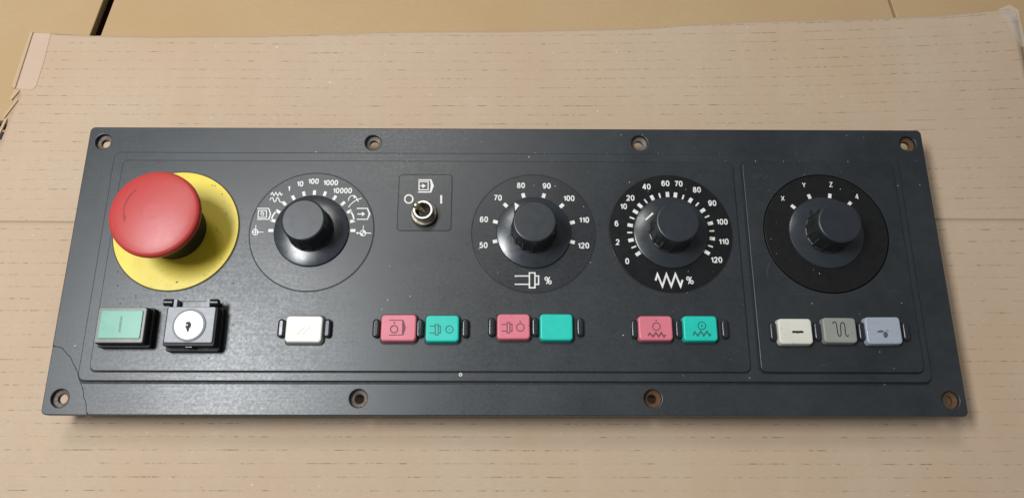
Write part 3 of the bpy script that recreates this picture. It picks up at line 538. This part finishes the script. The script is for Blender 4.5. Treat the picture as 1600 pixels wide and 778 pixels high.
V, F = strokes([('L', 0.85, [(66.9-79, 21.0-15.2), (70.6-79, 24.4-15.2)])])
o = mk('pointer_mark', [(x, y, 4.88-(math.hypot(x, y)-12.0)*0.147) for x, y, z in V], F, M['white'], d3, (*c3, 0))

# ------------------------------------------------------------------ toggle switch
tp = plate('toggle_plate', [rrect(-39.9, 30.35, 25.6, 28.6, 1.6)], 2.0, 2.66, M['disc_grey'], panel, (0, 0, 0), 0.1, label='square toggle switch plate marked O and I')
plate('plate_seam', [rrect(-39.9, 30.35, 26.5, 29.5, 2.0), rrect(-39.9, 30.35, 25.6, 28.6, 1.6)], 2.2, 2.59, M['seam'], tp)
for it in D_STG: symbol('symbol', it, M['white'], tp, 2.74)
tc = (-40.0, 24.0)
V, F = lathe([(6.4, 2.5), (6.45, 4.6), (6.0, 5.0), (4.6, 5.1), (4.6, 2.5)], 72, lambda j, i: -0.22 if (j in (0, 1) and i % 2) else 0); F.pop()
mk('knurled_nut', V, F, M['brass_dark'], tp, (*tc, 0), 30)
V, F = lathe([(5.0, 5.0), (5.05, 6.6), (4.7, 7.0), (5.0, 7.6), (4.95, 9.2), (4.55, 9.7), (3.75, 9.7), (3.4, 9.2), (3.1, 5.2)], 56); F.pop()
mk('bushing', V, F, M['brass'], tp, (*tc, 0), 40)
V, F = lathe([(3.2, 6.0), (2.6, 6.4), (0.02, 6.6)], 32); mk('boot', V, F, M['seam'], tp, (*tc, 0), 40)
lv = [(1.0, 0), (1.1, 3), (1.5, 7), (1.65, 8.2), (1.45, 9.2), (0.8, 9.8), (0.02, 9.95)]
V, F = lathe(lv, 20); rot = Matrix.Rotation(math.radians(-25), 3, 'Y') @ Matrix.Rotation(math.radians(-8), 3, 'X')
V = [tuple(rot @ Vector(v)) for v in V]
mk('lever', V, F, M['lever'], tp, (tc[0]+0.7, tc[1]-0.2, 5.4), 50)

# ------------------------------------------------------------------ push buttons and guards
BTN = {'w': ('cream', 'ink_pale', 'white push button with faint slashes, alone under the mode dial'),
       'r1': ('pink', 'ink', 'red push button with a circle in a pointed frame'),
       'g1': ('green', 'ink_green', 'green push button with plug and circle symbols'),
       'r2': ('pink', 'ink', 'red push button with plug and circle symbols'),
       'g2': ('green', None, 'plain green push button with no symbol'),
       'r3': ('pink', 'ink', 'red push button with circle above a zigzag'),
       'g3': ('green', 'ink_green', 'green push button with circle above a zigzag'),
       'w4': ('ivory', 'ink_dark', 'ivory push button with a worn black minus'),
       'gy': ('greybtn', 'ink_dark', 'grey push button with a wavy line'),
       'bl': ('milky', 'ink_grey', 'milky bluish push button with worn mark')}
for k, (mname, ink, lab) in BTN.items():
    xl, xr, yb, yt = D_BT[k]; cx, cy = (xl+xr)/2, (yb+yt)/2; w, h = xr-xl, yt-yb
    zc = 2.5 if cx < 115 else 2.9; zt = zc+3.4; bvl = 0.45
    tilt = random.uniform(-0.012, 0.012)
    LP = [rrect(0, -d*0.25, w+2*d, h+2*d, rr) for d, rr in ((0.62, 1.8), (0.36, 1.7), (0.26, 1.6), (0.10, 1.45), (-0.12, 1.3), (-0.42, 1.1))]
    V = [(x, y, z) for lp, z in zip(LP, (zc-0.5, zc+2.2, zt-0.5, zt-0.2, zt-0.06, zt)) for x, y in lp]; n_ = len(LP[0])
    F = [(j*n_+i, j*n_+(i+1) % n_, (j+1)*n_+(i+1) % n_, (j+1)*n_+i) for j in range(5) for i in range(n_)]+[tuple(range(5*n_, 6*n_))]
    bt = mk('push_button', V, F, M[mname], panel, (cx, cy, 0), 35, label=lab, rotz=tilt)
    plate('button_surround', [rrect(0, -0.15, w+2.1, h+2.4, 1.9)], zc-0.5, zc+0.12, M['seam'], bt, (cx, cy, 0), 0.05)
    if ink: symbol('symbol', [(a_, b_*1.45, q_) for a_, b_, q_ in D_SB[k]], M[ink], bt, zt+0.07)
gm = plate_mesh('button_guard', [rrect(0, 0, 1.3, 6.7, 0.62, 6)], 0, 2.6, 1.05, 4); shade(gm, 60)
for x, y in D_PL:
    zc = 2.5 if x < 115 else 2.9
    mk('button_guard', None, None, M['guard'], panel, (x, y, zc-0.2), None, gm)

# ------------------------------------------------------------------ emergency stop
ce = (-158.8, 15.6)
yd = plate('warning_disc', [circ(0, 0, 29.6, 128)], 2.0, 3.1, M['yellow'], panel, (*ce, 0), 0.2, label='yellow warning disc behind the emergency stop')
plate('disc_seam', [circ(0, 0, 30.35, 128), circ(0, 0, 29.75, 128)], 2.2, 2.64, M['seam'], yd, (*ce, 0))
V, F = lathe([(14.6, 2.9), (14.5, 6), (13.9, 7), (13.6, 14), (13.6, 24)], 72); stem = mk('button_stem', V, F, M['stem'], panel, (*ce, 0), 35)
cp = [(13.0, 22.0), (18.6, 22.0), (19.9, 22.3), (20.6, 23.2), (20.9, 24.6), (20.75, 26.2), (20.2, 26.9), (19.2, 27.25), (16, 27.75), (12, 28.2), (8, 28.5), (4, 28.65), (0.02, 28.7)]
cp = [(r*0.978, z+0.5) for r, z in cp]
V, F = lathe(cp, 96); cap = mk('emergency_button', V, F, M['red'], panel, (*ce, 0), 50, label='red mushroom emergency stop button')
def dome(r): return interp([(a, b) for a, b in cp[5:]], r, 0, 1)
arc = [(-9.0, 10.9), (-10.4, 9.3), (-11.5, 7.6), (-12.4, 5.6), (-12.9, 3.4), (-13.0, 1.2), (-12.6, -1.6), (-12.0, -3.6)]
V, F = strokes([('L', 0.55, arc), ('F', 0, [(-13.5, -1.2), (-11.6, -1.8), (-11.6, -5.0)])])
mk('arrow_mark', [(x, y, dome(math.hypot(x, y))+0.10) for x, y, z in V], F, M['red_mark'], cap, (*ce, 0))

# ------------------------------------------------------------------ square green push button
gc = (-174.0, -32.3)
gb = plate('lamp_button', [rrect(0, 0, 22.4-.8, 16.8-.8, 0.7)], 2.0, 10.4, M['seam'], panel, (*gc, 0), 0.4, label='square green lamp button with a bar mark')
plate('bezel', [rrect(0, 0, 21.2, 15.6, 0.6)], 9.5, 11.6, M['bezel'], gb, (*gc, 0), 0.3)
plate('lens', [rrect(0.1, 0.2, 18.4, 12.4, 0.6)], 11.0, 12.1, M['lens'], gb, (*gc, 0), 0.25)
symbol('symbol', [('L', 0.85, [(-173.95, -28.4), (-173.9, -35.7)])], M['lens_mark'], gb, 12.17)
plate('socket', [rrect(0.2, -0.2, 23.4, 17.8, 0.8)], 2.2, 6.5, M['seam'], gb, (*gc, 0), 0.3)

# ------------------------------------------------------------------ key switch
kc = (-142.8, -32.4)
kb = plate('key_switch', [rrect(0, -0.3, 23.0-.6, 18.0-.6, 0.6)], 2.0, 10.9, M['seam'], panel, (*kc, 0), 0.35, label='key switch with grey face and white lock')
plate('switch_face', [rrect(0, 0.3, 21.0, 15.8, 0.5)], 10.0, 11.8, M['keyface'], kb, (*kc, 0), 0.25)
plate('socket', [rrect(0.2, -0.7, 23.6, 19.8, 0.8)], 2.2, 6.2, M['seam'], kb, (*kc, 0), 0.4)
lc = (-143.05, -32.4)
V, F = lathe([(7.5, 11.7), (7.5, 12.2), (7.1, 12.45), (6.7, 12.3), (6.6, 11.9)], 64); F.pop(); mk('lock_ring', V, F, M['keyface'], kb, (*lc, 0), 40)
plate('lock_face', [circ(0, 0, 6.45, 64), [((x-lc[0])*0.82, (y-lc[1]+0.6)*0.85-0.5) for x, y in D_KEYhole]], 11.5, 12.4, M['keywhite'], kb, (*lc, 0), 0.1)
plate('keyhole', [circ(0, -0.9, 3.4, 24)], 11.2, 11.86, M['seam'], kb, (*lc, 0))
V, F = lathe([(0.75, 11.7), (0.8, 12.0), (0.4, 12.2), (0.02, 12.2)], 16); mk('lock_pin', V, F, M['brass_dark'], kb, (-143.9, -32.3, 0), 40)
def lug(x0, x1, y, z):
    n = 20; V, F = [], []
    for x, r in ((x0, 1.2), (x0+0.4, 1.7), (x1-0.4, 1.7), (x1, 1.2)):
        for i in range(n): V.append((x, y+r*math.cos(2*math.pi*i/n), z+r*math.sin(2*math.pi*i/n)))
    for j in range(3):
        for i in range(n): F.append((j*n+i, j*n+(i+1) % n, (j+1)*n+(i+1) % n, (j+1)*n+i))
    F += [tuple(range(n)), tuple(range(3*n, 4*n))]
    mk('hinge_lug', V, F, M['black'], kb, (0, 0, 0), 35)
lug(-157.0, -152.2, -21.4, 9.2); lug(-135.8, -131.6, -21.4, 9.2)
plate('hinge_bar', [rrect(-144.2, -21.8, 22.0, 3.0, 0.4)], 2.2, 6.5, M['black'], kb, (0, 0, 0), 0.3)
for x in (-151.3, -136.4): plate('hinge_post', [rrect(x, -21.9, 1.2, 3.6, 0.3)], 5.0, 10.2, M['keyface'], kb, (0, 0, 0), 0.2)
plate('front_catch', [rrect(-142.9, -41.4, 3.0, 1.4, 0.2)], 4.0, 10.0, M['black'], kb, (0, 0, 0), 0.2)

# ------------------------------------------------------------------ hairline scratches
V, F = [], []
for _ in range(46):
    x, y = random.uniform(-185, 105), random.uniform(-49, 50)
    if random.random() < 0.3: x = random.uniform(120, 188)
    if any(math.hypot(x-c[0], y-c[1]) < 34 for c in (c1, c2, c3, c4, (-158.8, 15.6))) or (y < -18 and y > -44) or (-56 < x < -24 and y > 12): continue
    a = random.choice((random.gauss(0.05, 0.15), random.gauss(0.9, 0.5))); L_ = random.uniform(2, 11); k_ = random.uniform(-0.05, 0.05)
    pts = []
    for i in range(6):
        pts.append((x+math.cos(a+k_*i)*L_*i/5, y+math.sin(a+k_*i)*L_*i/5))
    if all((-188 < p[0] < 110 or 118 < p[0] < 189) and -50 < p[1] < 50.5 for p in pts):
        v_, f_ = strokes([('L', random.uniform(0.05, 0.11), pts)], 0, 0, (2.5 if x < 115 else 2.9)+0.03); n0 = len(V); V += v_; F += [tuple(q+n0 for q in f) for f in f_]
mk('scratches', V, F, M['scratch'], face, (0, 0, 0), kind='stuff')

# ------------------------------------------------------------------ dust and grit lying on the panel
def specks(name, mat, n, area_fn, smin, smax, parent=panel):
    V, F = [], []
    for _ in range(n):
        x, y, z = area_fn(); r = smin+(smax-smin)*random.random()**3; k = random.randint(5, 7); b0 = len(V)
        st = random.uniform(0.5, 1.0); a0 = random.random()*6.28
        for i in range(k):
            a = 2*math.pi*i/k; rr = r*random.uniform(0.6, 1.2)
            dx, dy = rr*math.cos(a), rr*st*math.sin(a)
            V.append((x+dx*math.cos(a0)-dy*math.sin(a0), y+dx*math.sin(a0)+dy*math.cos(a0), z))
        V.append((x, y, z+r*0.5)); F += [(b0+i, b0+(i+1) % k, b0+k) for i in range(k)]
    return mk(name, V, F, mat, parent, (0, 0, 0), 60, kind='stuff')
def zsurf(x, y):
    if -189 < x < 111 and -51 < y < 51.5: return 2.5
    if 117.5 < x < 190.5 and -51 < y < 51.5: return 2.9
    if abs(x) < 194.5 and -55.5 < y < 56.5: return 1.4
    return 0.0
def on_panel():
    x, y = random.uniform(-200, 200), random.uniform(-67, 68)
    if random.random() < 0.5: x = random.gauss(60, 90); y = random.gauss(20, 38)
    x = max(-205, min(205, x)); y = max(-68, min(68, y)); z = zsurf(x, y)
    for c in (c1, c2, c3, c4):
        if math.hypot(x-c[0], y-c[1]) < 30: z = 2.8 if c is not c4 else 3.5
    return x, y, z
specks('dust', M['ivory'], 170, on_panel, 0.07, 0.36)
def along_groove():
    k = random.random()
    if k < 0.5: return random.gauss(40, 60), 57.2+random.random()*1.0, 0.02
    if k < 0.8: return random.uniform(-60, 190), 52.6+random.random()*0.8, 1.42
    return random.uniform(-190, 190), -56.6-random.random()*0.8, 0.06
specks('dust', M['ivory'], 90, along_groove, 0.06, 0.26)
def on_yellow():
    while True:
        a = random.random()*6.28; r = 29*math.sqrt(random.random()); 
        if r > 15: return ce[0]+r*math.cos(a), ce[1]+r*math.sin(a), 3.1
specks('grit', M['ink_dark'], 40, on_yellow, 0.10, 0.65, yd)
def near_stop():
    while True:
        x, y = random.gauss(-160, 24), random.gauss(-12, 16)
        if -188 < x < -110 and -46 < y < 48 and math.hypot(x-ce[0], y-ce[1]) > 31: return x, y, 2.5
specks('grit', M['ink_dark'], 110, near_stop, 0.10, 0.6)
V, F = lathe([(0.35, 0), (0.45, 0.25), (0.8, 0.25), (0.85, 0)], 20); F.pop(); mk('white_ring', V, F, M['white'], face, (-20.9, -52.9, 1.4), 30)
